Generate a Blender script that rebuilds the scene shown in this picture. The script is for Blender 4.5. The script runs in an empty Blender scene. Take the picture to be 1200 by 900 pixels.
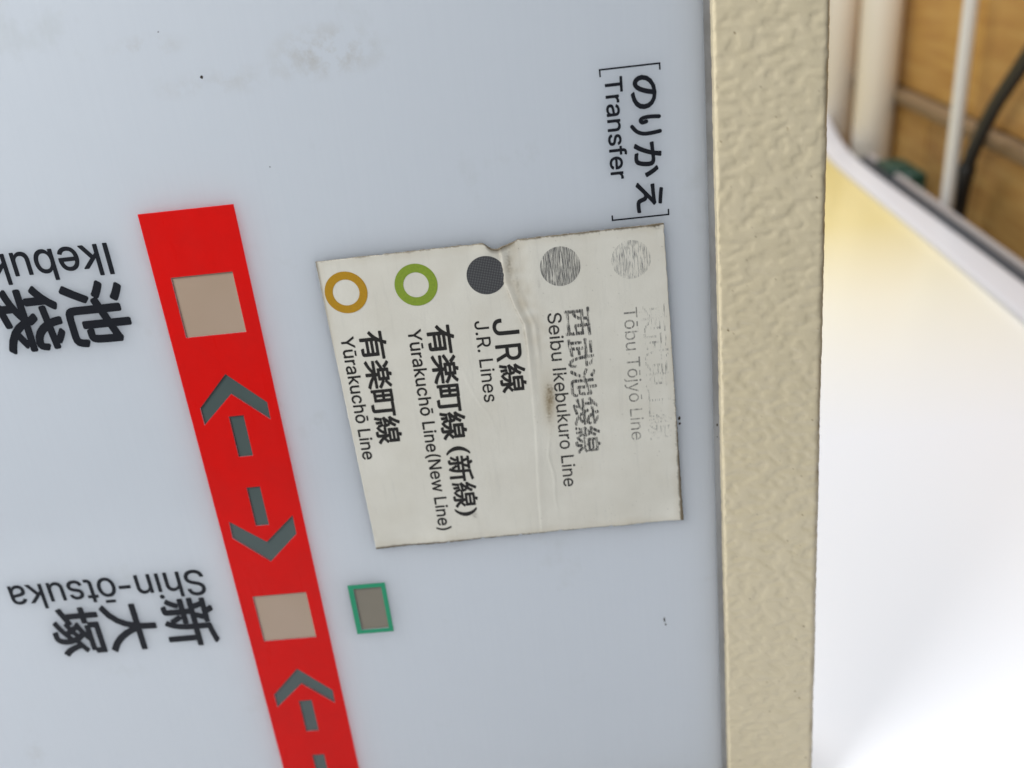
import bpy, bmesh, math, random
from mathutils import Vector, Matrix, noise
random.seed(4)
S = bpy.context.scene
COL = S.collection
MM = 0.001

# ------------------------------------------------------------------ camera
LEAN = math.radians(6)                      # the sign stands on its short end and leans back a little
cam = bpy.data.cameras.new('camera')
cam_ob = bpy.data.objects.new('camera', cam); COL.objects.link(cam_ob)
Rt, Up, Fw = Vector((0.994, -0.003, -0.108)), Vector((0.097, 0.454, 0.886)), Vector((-0.046, 0.891, -0.452))
Fw.normalize(); Rt = Fw.cross(Up).normalized(); Up = Rt.cross(Fw)
m = Matrix((Rt, Up, -Fw)).transposed().to_4x4()
m.translation = Vector((114.343, -265.763, 61.901)) * MM
cam_ob.matrix_world = m
cam.sensor_width = 36; cam.lens = 30
cam.clip_start = 0.02; cam.clip_end = 50
cam.dof.use_dof = True; cam.dof.focus_distance = 0.272; cam.dof.aperture_fstop = 7.0
S.camera = cam_ob

# ------------------------------------------------------------------ world and lamps
W = bpy.data.worlds.new('World'); S.world = W; W.use_nodes = True
bg = W.node_tree.nodes['Background']
bg.inputs[0].default_value = (0.78, 0.88, 1.0, 1); bg.inputs[1].default_value = 0.22

def area(name, loc, target, sx, sy, power, col):
    l = bpy.data.lights.new(name, 'AREA'); l.shape = 'RECTANGLE'; l.size = sx; l.size_y = sy
    l.energy = power; l.color = col
    o = bpy.data.objects.new(name, l); COL.objects.link(o)
    o.location = loc
    o.rotation_euler = (Vector(target) - Vector(loc)).to_track_quat('-Z', 'Y').to_euler()
    return o
area('ceiling_lamp', (-0.42, -0.33, 0.58), (0.03, 0.0, 0.02), 0.4, 0.35, 8.8, (0.97, 0.985, 1.0))
area('table_fill', (0.35, 0.85, 1.4), (0.42, 0.45, -0.2), 1.2, 0.9, 31, (0.95, 0.97, 1.0))  # unseen fill added overhead to brighten the table top and posts

S.view_settings.view_transform = 'Standard'; S.view_settings.look = 'None'
S.view_settings.exposure = 0; S.view_settings.gamma = 1
S.cycles.use_denoising = True
S.cycles.max_bounces = 10; S.cycles.transparent_max_bounces = 64

# ------------------------------------------------------------------ material helpers
def mat(name, col, rough=0.5, spec=0.5, **kw):
    M = bpy.data.materials.new(name); M.use_nodes = True
    p = M.node_tree.nodes['Principled BSDF']
    p.inputs['Base Color'].default_value = (*col, 1)
    p.inputs['Roughness'].default_value = rough
    p.inputs['Specular IOR Level'].default_value = spec
    for k, v in kw.items():
        p.inputs[k.replace('_', ' ')].default_value = v
    return M
def nodes(M): return M.node_tree.nodes, M.node_tree.links, M.node_tree.nodes['Principled BSDF']
def nd(M, typ, **kw):
    n = M.node_tree.nodes.new(typ)
    for k, v in kw.items(): setattr(n, k, v)
    return n
def coords(M, scale=(1, 1, 1), loc=(0, 0, 0)):
    tc = nd(M, 'ShaderNodeTexCoord'); mp = nd(M, 'ShaderNodeMapping')
    mp.inputs['Scale'].default_value = scale; mp.inputs['Location'].default_value = loc
    M.node_tree.links.new(tc.outputs['Object'], mp.inputs['Vector'])
    return mp.outputs[0]
def noise_tex(M, scale, detail=4, rough=0.5, cs=(1, 1, 1)):
    n = nd(M, 'ShaderNodeTexNoise'); n.inputs['Scale'].default_value = scale
    n.inputs['Detail'].default_value = detail; n.inputs['Roughness'].default_value = rough
    M.node_tree.links.new(coords(M, cs), n.inputs['Vector'])
    return n.outputs['Fac']
def ramp(M, fac, stops):
    r = nd(M, 'ShaderNodeValToRGB')
    el = r.color_ramp.elements
    while len(el) < len(stops): el.new(0.5)
    for e, (p, c) in zip(el, stops):
        e.position = p; e.color = (*c, 1) if len(c) == 3 else c
    M.node_tree.links.new(fac, r.inputs[0])
    return r.outputs[0]
def mix(M, fac, a, b):
    n = nd(M, 'ShaderNodeMix', data_type='RGBA')
    for sock, v in ((n.inputs[0], fac), (n.inputs[6], a), (n.inputs[7], b)):
        if isinstance(v, (tuple, list)): sock.default_value = (*v, 1)
        elif isinstance(v, (int, float)): sock.default_value = v
        else: M.node_tree.links.new(v, sock)
    return n.outputs[2]
def bump(M, h, strength, dist):
    b = nd(M, 'ShaderNodeBump'); b.inputs['Strength'].default_value = strength; b.inputs['Distance'].default_value = dist
    M.node_tree.links.new(h, b.inputs['Height'])
    M.node_tree.links.new(b.outputs[0], M.node_tree.nodes['Principled BSDF'].inputs['Normal'])
def base(M, c): M.node_tree.links.new(c, M.node_tree.nodes['Principled BSDF'].inputs['Base Color'])
def rough_in(M, c): M.node_tree.links.new(c, M.node_tree.nodes['Principled BSDF'].inputs['Roughness'])

# white acrylic of the sign face, light wanders inside it
M_panel = mat('white_acrylic', (0.61, 0.64, 0.675), 0.17, 0.5)
_, L, p = nodes(M_panel)
p.inputs['Subsurface Weight'].default_value = 1.0
p.inputs['Subsurface Radius'].default_value = (1, 1, 1)
p.inputs['Subsurface Scale'].default_value = 0.03
sm = noise_tex(M_panel, 30, 6, 0.65)
smv = ramp(M_panel, sm, [(0.62, (0, 0, 0)), (0.78, (1, 1, 1))])
fine = noise_tex(M_panel, 900, 3, 0.6, (1, 1, 0.02))
c1 = mix(M_panel, smv, (0.61, 0.64, 0.675), (0.56, 0.585, 0.60))
for (sx_, su_, rx_, ru_, am_) in ((58, -41, 20, 9, 0.7), (5, -48, 14, 4, 0.4), (25, -36, 30, 5, 0.25), (-110, 215, 6, 20, 0.3)):
    ctr = Vector((sx_, 0, -su_))*MM - Vector((0, 40, -259))*MM
    gt = nd(M_panel, 'ShaderNodeTexGradient', gradient_type='SPHERICAL')
    L.new(coords(M_panel, (1000/rx_, 0, 1000/ru_), (-ctr.x*1000/rx_, 0, -ctr.z*1000/ru_)), gt.inputs[0])
    mu = nd(M_panel, 'ShaderNodeMath', operation='MULTIPLY'); L.new(gt.outputs['Fac'], mu.inputs[0])
    L.new(ramp(M_panel, noise_tex(M_panel, 140, 6, 0.7), [(0.45, (0, 0, 0)), (0.62, (am_,)*3)]), mu.inputs[1])
    c1 = mix(M_panel, mu.outputs[0], c1, (0.43, 0.40, 0.35))
c2 = mix(M_panel, ramp(M_panel, fine, [(0.35, (0, 0, 0)), (0.75, (0.18, 0.18, 0.18))]), c1, (0.66, 0.69, 0.72))
base(M_panel, c2)
rough_in(M_panel, ramp(M_panel, noise_tex(M_panel, 60, 5, 0.6), [(0.3, (0.12,)*3), (0.7, (0.24,)*3)]))

M_red = bpy.data.materials.new('red_film'); M_red.use_nodes = True
n_, L, p = nodes(M_red)
p.inputs['Base Color'].default_value = (1.0, 0.006, 0.006, 1); p.inputs['Roughness'].default_value = 0.35
p.inputs['Specular IOR Level'].default_value = 0.3
tr = nd(M_red, 'ShaderNodeBsdfTranslucent'); tr.inputs[0].default_value = (1.0, 0.10, 0.12, 1)
mx = nd(M_red, 'ShaderNodeMixShader'); mx.inputs[0].default_value = 0.62
rn = noise_tex(M_red, 70, 6, 0.65)
base(M_red, mix(M_red, ramp(M_red, rn, [(0.4, (0, 0, 0)), (0.75, (1, 1, 1))]), (1.0, 0.014, 0.006), (0.86, 0.018, 0.010)))
rough_in(M_red, ramp(M_red, noise_tex(M_red, 120, 6, 0.7, (1, 1, 0.2)), [(0.3, (0.22,)*3), (0.7, (0.45,)*3)]))
L.new(p.outputs[0], mx.inputs[1]); L.new(tr.outputs[0], mx.inputs[2])
L.new(mx.outputs[0], n_['Material Output'].inputs[0])

M_ink = mat('black_ink', (0.008, 0.009, 0.013), 0.5, 0.25)
M_green = mat('green_film', (0.010, 0.27, 0.13), 0.4, 0.4)
def clear_floor(name, a, b, sc):
    M = mat(name, a, 0.25, 0.4)
    base(M, mix(M, noise_tex(M, sc, 2), a, b)); return M
M_beige = clear_floor('beige_backing', (0.46, 0.345, 0.265), (0.36, 0.26, 0.175), 28)
M_slate = clear_floor('slate_backing', (0.055, 0.08, 0.078), (0.085, 0.11, 0.10), 40)
M_taupe = clear_floor('taupe_backing', (0.22, 0.19, 0.14), (0.19, 0.17, 0.13), 60)

M_frame = mat('cream_wrinkle_paint', (0.50, 0.455, 0.32), 0.2, 0.5)
fn = noise_tex(M_frame, 160, 5, 0.6)
fc = mix(M_frame, fn, (0.66, 0.56, 0.36), (0.74, 0.635, 0.44))
at = nd(M_frame, 'ShaderNodeAttribute', attribute_name='dirt')
base(M_frame, mix(M_frame, at.outputs['Fac'], fc, (0.22, 0.15, 0.075)))
bump(M_frame, noise_tex(M_frame, 1100, 3, 0.5), 0.15, 0.0002)
M_side = mat('grey_edge_strip', (0.24, 0.245, 0.255), 0.4)
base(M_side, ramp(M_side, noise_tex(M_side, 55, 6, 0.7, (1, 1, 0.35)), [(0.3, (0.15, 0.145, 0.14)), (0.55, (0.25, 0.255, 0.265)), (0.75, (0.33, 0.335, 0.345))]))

# the aged paper label
M_paper = mat('aged_paper', (0.62, 0.59, 0.51), 0.62, 0.3)
pf = noise_tex(M_paper, 45, 6, 0.6)
pc = mix(M_paper, ramp(M_paper, pf, [(0.35, (0, 0, 0)), (0.7, (1, 1, 1))]), (0.70, 0.668, 0.58), (0.64, 0.607, 0.52))
st = noise_tex(M_paper, 700, 4, 0.6, (1, 1, 0.08))
pc = mix(M_paper, ramp(M_paper, st, [(0.55, (0, 0, 0)), (0.8, (0.35, 0.35, 0.35))]), pc, (0.53, 0.51, 0.45))
at = nd(M_paper, 'ShaderNodeAttribute', attribute_name='dirt')
pc = mix(M_paper, at.outputs['Fac'], pc, (0.075, 0.06, 0.043))
at2 = nd(M_paper, 'ShaderNodeAttribute', attribute_name='yellowing')
pc = mix(M_paper, at2.outputs['Fac'], pc, (0.40, 0.31, 0.18))
base(M_paper, pc)
bump(M_paper, noise_tex(M_paper, 900, 5, 0.6), 0.25, 0.0002)
M_edge = mat('torn_paper_edge', (0.30, 0.24, 0.15), 0.9, 0.1)
base(M_edge, mix(M_edge, noise_tex(M_edge, 300, 5), (0.12, 0.09, 0.055), (0.42, 0.36, 0.26)))

def worn_ink(name, col, lo, hi, streak, cs=(1, 0, 0.055), sc=3600, fleck=None):
    """printed ink rubbed away in fine streaks: bare paper shows where the noise is low"""
    M = mat(name, col, 0.55, 0.25)
    n_, L, p = nodes(M)
    a = noise_tex(M, sc, 3, 0.7, cs)
    b = noise_tex(M, 260, 4, 0.6, (1, 0, 1))
    mm_ = nd(M, 'ShaderNodeMath', operation='MULTIPLY_ADD'); mm_.inputs[1].default_value = streak
    L.new(a, mm_.inputs[0])
    m2 = nd(M, 'ShaderNodeMath', operation='MULTIPLY'); m2.inputs[1].default_value = 1 - streak
    L.new(b, m2.inputs[0]); L.new(m2.outputs[0], mm_.inputs[2])
    f = ramp(M, mm_.outputs[0], [(lo, (0, 0, 0)), (hi, (1, 1, 1))])
    if fleck: base(M, mix(M, noise_tex(M, 1400, 2), col, fleck))
    t = nd(M, 'ShaderNodeBsdfTransparent'); mx = nd(M, 'ShaderNodeMixShader')
    L.new(f, mx.inputs[0]); L.new(t.outputs[0], mx.inputs[1]); L.new(p.outputs[0], mx.inputs[2])
    L.new(mx.outputs[0], n_['Material Output'].inputs[0])
    return M
M_print = worn_ink('label_ink', (0.022, 0.020, 0.018), 0.27, 0.36, 0.4)
M_print_worn = worn_ink('rubbed_label_ink', (0.13, 0.127, 0.118), 0.47, 0.64, 0.85)
M_print_mid = worn_ink('half_rubbed_label_ink', (0.055, 0.052, 0.047), 0.41, 0.52, 0.6)
M_print_gone = worn_ink('nearly_gone_label_ink', (0.19, 0.185, 0.17), 0.40, 0.60, 0.65)
M_print_ghost = worn_ink('ghost_label_ink', (0.25, 0.245, 0.23), 0.51, 0.66, 0.75)
M_dot_worn = worn_ink('rubbed_dot_ink', (0.13, 0.13, 0.13), 0.41, 0.64, 0.92)
M_dot_gone = worn_ink('nearly_gone_dot_ink', (0.24, 0.24, 0.24), 0.50, 0.66, 0.9)
M_orange = worn_ink('orange_ink', (0.50, 0.27, 0.012), 0.2, 0.3, 0.4, fleck=(0.36, 0.19, 0.015))
M_lime = worn_ink('lime_ink', (0.27, 0.36, 0.035), 0.2, 0.3, 0.4, fleck=(0.17, 0.25, 0.03))
# halftone grey: small pale dots in a dark grey disc
M_half = mat('halftone_grey', (0.05, 0.05, 0.052), 0.5, 0.3)
vo = nd(M_half, 'ShaderNodeTexVoronoi'); vo.inputs['Scale'].default_value = 1900; vo.inputs['Randomness'].default_value = 0.05
M_half.node_tree.links.new(coords(M_half, (1, 0.0, 1)), vo.inputs['Vector'])
base(M_half, ramp(M_half, vo.outputs['Distance'], [(0.2, (0.15, 0.15, 0.15)), (0.42, (0.035, 0.035, 0.037))]))

M_speck = mat('dirt', (0.035, 0.027, 0.02), 0.8, 0.2)
M_table = mat('white_gloss_laminate', (0.88, 0.88, 0.90), 0.22, 0.3)
nodes(M_table)[2].inputs['Metallic'].default_value = 0.0
nodes(M_table)[2].inputs['Coat Weight'].default_value = 0.1
nodes(M_table)[2].inputs['Coat Roughness'].default_value = 0.2
nodes(M_table)[2].inputs['Coat IOR'].default_value = 1.6
# reflected yellow light painted into the colour, from the far end to white nearer
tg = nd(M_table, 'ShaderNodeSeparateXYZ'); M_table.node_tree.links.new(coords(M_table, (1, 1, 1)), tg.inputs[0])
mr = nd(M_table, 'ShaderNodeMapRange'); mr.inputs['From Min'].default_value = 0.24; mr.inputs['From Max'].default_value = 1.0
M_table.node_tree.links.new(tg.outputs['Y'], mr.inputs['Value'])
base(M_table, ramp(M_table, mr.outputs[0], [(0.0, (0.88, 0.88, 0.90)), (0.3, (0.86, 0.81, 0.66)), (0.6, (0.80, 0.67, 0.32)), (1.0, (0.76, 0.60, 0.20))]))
rough_in(M_table, ramp(M_table, noise_tex(M_table, 25, 5), [(0.3, (0.295,)*3), (0.7, (0.315,)*3)]))
M_rim = mat('white_moulding', (0.66, 0.645, 0.66), 0.35)
M_wood = mat('varnished_wood', (0.42, 0.24, 0.07), 0.4, 0.2)
wg = noise_tex(M_wood, 14, 6, 0.6, (1, 0.6, 6))
base(M_wood, ramp(M_wood, wg, [(0.3, (0.42, 0.215, 0.065)), (0.55, (0.54, 0.315, 0.10)), (0.75, (0.60, 0.39, 0.15))]))
M_wood2 = mat('aged_wood_ledge', (0.36, 0.25, 0.14), 0.5, 0.3)
base(M_wood2, mix(M_wood2, noise_tex(M_wood2, 20, 5, 0.6, (1, 0.3, 5)), (0.17, 0.11, 0.06), (0.31, 0.21, 0.115)))
M_post = mat('cream_white_paint', (0.76, 0.71, 0.62), 0.3)
base(M_post, mix(M_post, noise_tex(M_post, 6, 3), (0.78, 0.73, 0.64), (0.72, 0.66, 0.56)))
M_pole = mat('white_plastic_tube', (0.74, 0.73, 0.70), 0.35)
M_cable = mat('black_rubber', (0.012, 0.012, 0.012), 0.5)
M_clip = mat('dark_green_plastic', (0.012, 0.05, 0.034), 0.4)
M_rail = mat('grey_pink_metal', (0.40, 0.36, 0.34), 0.4)
M_gap = mat('dark_grey_gasket', (0.05, 0.055, 0.065), 0.5)
M_floor = mat('grey_floor', (0.25, 0.24, 0.22), 0.6)
base(M_floor, mix(M_floor, noise_tex(M_floor, 8, 5), (0.22, 0.21, 0.19), (0.30, 0.285, 0.26)))

# ------------------------------------------------------------------ object helpers
def tag(o, label=None, cat=None, group=None, kind=None):
    if label: o['label'] = label
    if cat: o['category'] = cat
    if group: o['group'] = group
    if kind: o['kind'] = kind
    return o
def link(name, me, material=None, parent=None):
    o = bpy.data.objects.new(name, me); COL.objects.link(o)
    if material:
        me.materials.clear(); me.materials.append(material)
    if parent: o.parent = parent
    return o
def empty(name, loc, rot=(0, 0, 0)):
    o = bpy.data.objects.new(name, None); COL.objects.link(o)
    o.empty_display_size = 0.02; o.location = loc; o.rotation_euler = rot; return o
def mesh(verts, faces, smooth=False):
    me = bpy.data.meshes.new('m'); me.from_pydata([tuple(v) for v in verts], [], faces); me.update()
    if smooth: me.polygons.foreach_set('use_smooth', [True] * len(me.polygons))
    return me
def boxes(lst):
    V, F = [], []
    for (a, b) in lst:
        k = len(V)
        for z in (a[2], b[2]):
            V += [(a[0], a[1], z), (b[0], a[1], z), (b[0], b[1], z), (a[0], b[1], z)]
        F += [(k, k+3, k+2, k+1), (k+4, k+5, k+6, k+7), (k, k+1, k+5, k+4), (k+1, k+2, k+6, k+5), (k+2, k+3, k+7, k+6), (k+3, k, k+4, k+7)]
    return V, F
def bevelled(lst, w, seg=3):
    V, F = boxes(lst); bm = bmesh.new()
    vs = [bm.verts.new(v) for v in V]
    for f in F: bm.faces.new([vs[i] for i in f])
    bmesh.ops.bevel(bm, geom=bm.edges[:], offset=w, segments=seg, affect='EDGES', profile=0.5)
    me = bpy.data.meshes.new('m'); bm.to_mesh(me); bm.free()
    me.polygons.foreach_set('use_smooth', [True] * len(me.polygons)); me.set_sharp_from_angle(angle=0.6)
    return me
def tube(path, radii, n=20, cap=True):
    path = [Vector(q) for q in path]; V, F = [], []
    ref = Vector((0.31, 0.93, 0.2))
    for i, q in enumerate(path):
        t = (path[min(i+1, len(path)-1)] - path[max(i-1, 0)]).normalized()
        a = t.cross(ref).normalized(); b = t.cross(a)
        r = radii if isinstance(radii, (int, float)) else radii[i]
        for k in range(n):
            th = 2*math.pi*k/n; V.append(q + a*(r*math.cos(th)) + b*(r*math.sin(th)))
    for i in range(len(path)-1):
        for k in range(n):
            F.append((i*n+k, i*n+(k+1) % n, (i+1)*n+(k+1) % n, (i+1)*n+k))
    if cap:
        F.append(tuple(range(n-1, -1, -1))); F.append(tuple(range((len(path)-1)*n, len(path)*n)))
    return mesh(V, F, True)
def smooth_path(pts, n=10):
    P = [Vector(q) for q in pts]; out = []
    for i in range(len(P)-1):
        a, b, c, d = P[max(i-1, 0)], P[i], P[i+1], P[min(i+2, len(P)-1)]
        for k in range(n):
            t = k/n
            out.append(0.5*((2*b) + (c-a)*t + (2*a-5*b+4*c-d)*t*t + (3*b-a-3*c+d)*t**3))
    return out + [P[-1]]

# sign face coordinates in mm: X to the right, u down the standing sign, w out of the face (towards the viewer)
BASE = Vector((0, 40, -259)) * MM           # foot of the sign (rear bottom edge), its local origin
def P(X, u, w=0.0): return Vector((X, -w, -u)) * MM - BASE
LEANM = Matrix.Rotation(-LEAN, 3, 'X')

# ------------------------------------------------------------------ ground, wall
TZ = -0.262                                 # height of the white table top
FZ = -0.99
O0 = Vector((548.7, 460.6, 0)) * MM; E = Vector((0.0674, 0.9977, 0)).normalized(); N = Vector((E.y, -E.x, 0))
def Q(al, off, z): return O0 + E*(al*MM) + N*(off*MM) + Vector((0, 0, z*MM))   # along the rim, out towards the wall, height
yaw = math.atan2(E.y, E.x) - math.pi/2
def oriented(name, lst, material, parent=None, bev=0.0015):
    """boxes given along the rim line"""
    me = bevelled([((a[1]*MM, a[0]*MM, a[2]*MM), (b[1]*MM, b[0]*MM, b[2]*MM)) for a, b in lst], bev)
    me.transform(Matrix.Translation(O0) @ Matrix.Rotation(yaw, 4, 'Z'))
    return link(name, me, material, parent)
V, F = boxes([((-3, -3, FZ-0.05), (3, 3, FZ))])
tag(link('floor', mesh(V, F), M_floor), kind='structure')

wall = empty('wooden_wall', Q(200, 75, FZ/MM))
tag(wall, 'varnished brown wood wall with a ledge, behind the white table edge', 'wall')
def parent_keep(o, root):
    o.parent = root; o.matrix_parent_inverse = Matrix.LocRotScale(root.location, root.rotation_euler, None).inverted()
    return o
parent_keep(oriented('upper_board', [((-500, 76, -178), (330, 95, 70))], M_wood), wall)
parent_keep(oriented('upper_board', [((334, 79, -178), (1000, 95, 70))], M_wood), wall)
parent_keep(oriented('ledge', [((-500, 62, -196), (1000, 95, -180))], M_wood2, bev=0.004), wall)
parent_keep(oriented('lower_board', [((-500, 74, FZ/MM), (460, 95, -198))], M_wood), wall)
parent_keep(oriented('lower_board', [((464, 74, FZ/MM), (1000, 95, -198))], M_wood), wall)
endw = empty('wooden_wall', Q(1010, -400, FZ/MM))
tag(endw, 'varnished wood end wall beyond the white posts', 'wall')
parent_keep(oriented('end_board', [((1004, -1300, FZ/MM), (1024, 95, 70))], M_wood), endw)

# ------------------------------------------------------------------ white table
table = empty('white_table', Q(100, -500, FZ/MM))
tag(table, 'glossy white table with a raised white rim, beneath and beyond the sign', 'table')
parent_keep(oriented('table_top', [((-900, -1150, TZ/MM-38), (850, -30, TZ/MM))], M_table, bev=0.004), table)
# the rim: a rounded strip, sweeping outwards and up at its far end
pts = [(-900, -17, 0), (-300, -16, 0), (0, -15.5, 0), (200, -17, 0), (400, -19.5, 0), (520, -19, 0.5), (600, -13, 2), (680, -4, 5), (760, 6, 10), (840, 18, 18)]
cen = smooth_path([Q(a, o, TZ/MM+z) for a, o, z in pts], 6)
V, F = [], []; prof = []
for k in range(24):
    th = 2*math.pi*k/24; c, s = math.cos(th), math.sin(th)
    prof.append((17.5*math.copysign(abs(c)**0.5, c), 1.5 + 4.0*math.copysign(abs(s)**0.6, s) if s > 0 else -20*abs(s)**0.4))
for i, q in enumerate(cen):
    t = (cen[min(i+1, len(cen)-1)] - cen[max(i-1, 0)]).normalized(); nn = Vector((t.y, -t.x, 0)).normalized()
    V += [q + nn*(a*MM) + Vector((0, 0, b*MM)) for a, b in prof]
for i in range(len(cen)-1):
    for k in range(24): F.append((i*24+k, i*24+(k+1) % 24, (i+1)*24+(k+1) % 24, (i+1)*24+k))
F += [tuple(range(23, -1, -1)), tuple(range((len(cen)-1)*24, len(cen)*24))]
parent_keep(link('rim', mesh(V, F, True), M_rim), table)
parent_keep(oriented('gasket', [((-900, 3, -285), (520, 13.5, -257.5))], M_gap), table)
parent_keep(oriented('edge_rail', [((-900, 14, -290), (520, 22, -254))], M_rail, bev=0.003), table)
for a in (-850, 790):
    for o in (-1110, -80):
        parent_keep(oriented('leg', [((a, o, FZ/MM), (a+40, o+40, TZ/MM-37))], M_rim), table)

# ------------------------------------------------------------------ posts, pole, cable, clip behind the table
def post(al, off, r, label):
    b = Q(al, off, FZ/MM)
    root = empty('white_post', b); tag(root, label, 'post', 'white posts behind the table')
    link('shaft', tube([(0, 0, 0), (0, 0, 0.8), (0, 0, 1.9)], r, 32), M_post, root)
    link('foot', tube([(0, 0, 0), (0, 0, 0.012)], r*1.4, 32), M_post, root)
post(590, 42, 0.0285, 'thick cream-white post nearer the thin tube, standing behind the table rim')
post(800, 41, 0.032, 'farther cream-white post, half hidden by the textured sign frame')
top, low = Q(265.6, 30, -38.4), Q(262.4, 30, -279.6)
d = (top - low) / (top.z - low.z)
pole = link('white_tube', tube([low + d*(z - low.z) for z in (FZ, -0.4, -0.1, 0.3, 0.8)], 0.0075, 20), M_pole)
tag(pole, 'thin white upright tube in front of the black cable', 'tube')
cab = empty('black_cable', Q(268, 45, FZ/MM))
tag(cab, 'black rubber cable curving up beside the thin white tube', 'cable')
cp = [Q(60, 45, 60), Q(120, 45, -42), Q(163, 45, -91), Q(207, 45, -136), Q(236, 45, -176), Q(256, 45, -212), Q(266, 45, -251), Q(268.8, 45, -280), Q(269, 45, -420), Q(269, 45, -700), Q(268, 45, FZ/MM)]
parent_keep(link('cord', tube(smooth_path(cp, 8), 0.0077, 16), M_cable), cab)
parent_keep(link('sleeve', tube(smooth_path([Q(256, 45, -212), Q(266, 45, -251), Q(268.8, 45, -285)], 6), [0.0081]+[0.0096]*11+[0.0085], 16), M_cable), cab)
clip = empty('green_clip', Q(430, 22, -290))
tag(clip, 'dark green plastic clip on the rail at the foot of the thick post', 'clip')
parent_keep(oriented('clip_body', [((385, 22, -290), (475, 52, -253))], M_clip, bev=0.006), clip)
parent_keep(oriented('clip_jaw', [((400, 8, -258.5), (460, 40, -249))], M_clip, bev=0.003), clip)
parent_keep(oriented('clip_jaw', [((372, 26, -284), (384, 46, -266))], M_clip, bev=0.003), clip)

# ------------------------------------------------------------------ the sign
sign = empty('station_sign', LEANM @ BASE, (-LEAN, 0, 0))
tag(sign, 'white station sign with red stripe and cream textured frame, standing on its short end', 'sign')

def prism(poly, w0, w1):
    k = len(poly)
    V = [P(x, u, w0) for x, u in poly] + [P(x, u, w1) for x, u in poly]
    F = [tuple(range(k)), tuple(range(2*k-1, k-1, -1))] + [(i, i+k, (i+1) % k + k, (i+1) % k) for i in range(k)]
    me = mesh(V, F); bm = bmesh.new(); bm.from_mesh(me); bmesh.ops.recalc_face_normals(bm, faces=bm.faces[:]); bm.to_mesh(me); bm.free()
    return me
def cut(me, cutters):
    """boolean the cutters out of a mesh, without bpy.ops"""
    o = bpy.data.objects.new('tmp', me); COL.objects.link(o); tmp = [o]
    bm = bmesh.new()
    for c in cutters: bm.from_mesh(c)
    cm = bpy.data.meshes.new('c'); bm.to_mesh(cm); bm.free()
    q = bpy.data.objects.new('tmpc', cm); COL.objects.link(q); tmp.append(q)
    b = o.modifiers.new('b', 'BOOLEAN'); b.operation = 'DIFFERENCE'; b.object = q; b.solver = 'EXACT'
    dg = bpy.context.evaluated_depsgraph_get(); dg.update()
    res = bpy.data.meshes.new_from_object(o.evaluated_get(dg))
    for t in tmp: bpy.data.objects.remove(t)
    return res
def rect(x0, u0, x1, u1): return [(x0, u0), (x1, u0), (x1, u1), (x0, u1)]

PITCH = 123.57
squares = [rect(-5.54, 21.25 + k*PITCH, 14.98, 41.87 + k*PITCH) for k in (0, 1)]
fwd_chev = [(4.6, 55.85), (-6.97, 67.4), (-6.9, 73.8), (4.9, 63.2), (16.5, 74.0), (16.6, 67.5)]
fwd_dash = rect(2.19, 71.4, 7.42, 87.0)
bwd_dash = rect(2.25, 99.2, 7.2, 115.0)
bwd_chev = [(4.6, 130.4), (16.4, 119.7), (16.5, 111.9), (4.9, 121.9), (-7.1, 112.2), (-7.4, 119.2)]
def sh(poly, d): return [(x, u + d) for x, u in poly]
arrows = [[fwd_chev, fwd_dash], [bwd_dash, bwd_chev], [sh(fwd_chev, PITCH), sh(fwd_dash, PITCH)], [sh(bwd_dash, PITCH), sh(bwd_chev, PITCH)]]
arrows[3] = [a for a in arrows[3]]
green_in = rect(32.9, 145.4, 43.5, 164.0)
GREEN = rect(30.99, 143.71, 45.19, 165.68)

panel = prism(rect(-400, -230, 171.5, 255), 0, -25)
cutters = [prism(s, 1, -0.4) for s in squares] + [prism(q, 1, -0.4) for a in arrows for q in a if max(v[1] for v in q) < 254.5] + [prism(green_in, 1, -0.4)]
link('panel', cut(panel, cutters), M_panel, sign)
film = prism(rect(-10.9, 0, 20.2, 254.5), 0.10, 0.02)
def top_only(me):
    bm = bmesh.new(); bm.from_mesh(me); bm.normal_update()
    y = min(v.co.y for v in bm.verts)
    bmesh.ops.delete(bm, geom=[f for f in bm.faces if any(v.co.y > y + 0.00003 for v in f.verts)], context='FACES')
    bm.to_mesh(me); bm.free(); return me
band = link('red_stripe', top_only(cut(film, [prism(s, 1, -1) for s in squares] + [prism(q, 1, -1) for a in arrows for q in a if max(v[1] for v in q) < 254])), M_red, sign)
def pane(name, polys, w, material, parent):
    V, F = [], []
    for pl in polys:
        k = len(V); V += [P(x, u, w) for x, u in pl]; F.append(tuple(range(k, k+len(pl))))
    bm = bmesh.new(); me = mesh(V, F); bm.from_mesh(me)
    bmesh.ops.triangulate(bm, faces=bm.faces[:]); bm.to_mesh(me); bm.free()
    return link(name, me, material, parent)
for s in squares: tag(pane('station_window', [s], -0.36, M_beige, band))
for a in arrows: pane('arrow', [q for q in a if max(v[1] for v in q) < 254], -0.36, M_slate, band)
gs = cut(prism(GREEN, 0.16, 0.04), [prism(green_in, 1, -1)])
green = link('transfer_square', gs, M_green, sign)
pane('station_window', [green_in], -0.36, M_taupe, green)

edge_strip = prism(rect(168.7, -230, 171.2, 254.8), 0.15, -0.5)  # grey strip added for the dark line along the frame
link('edge_strip', edge_strip, M_side, sign)
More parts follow.
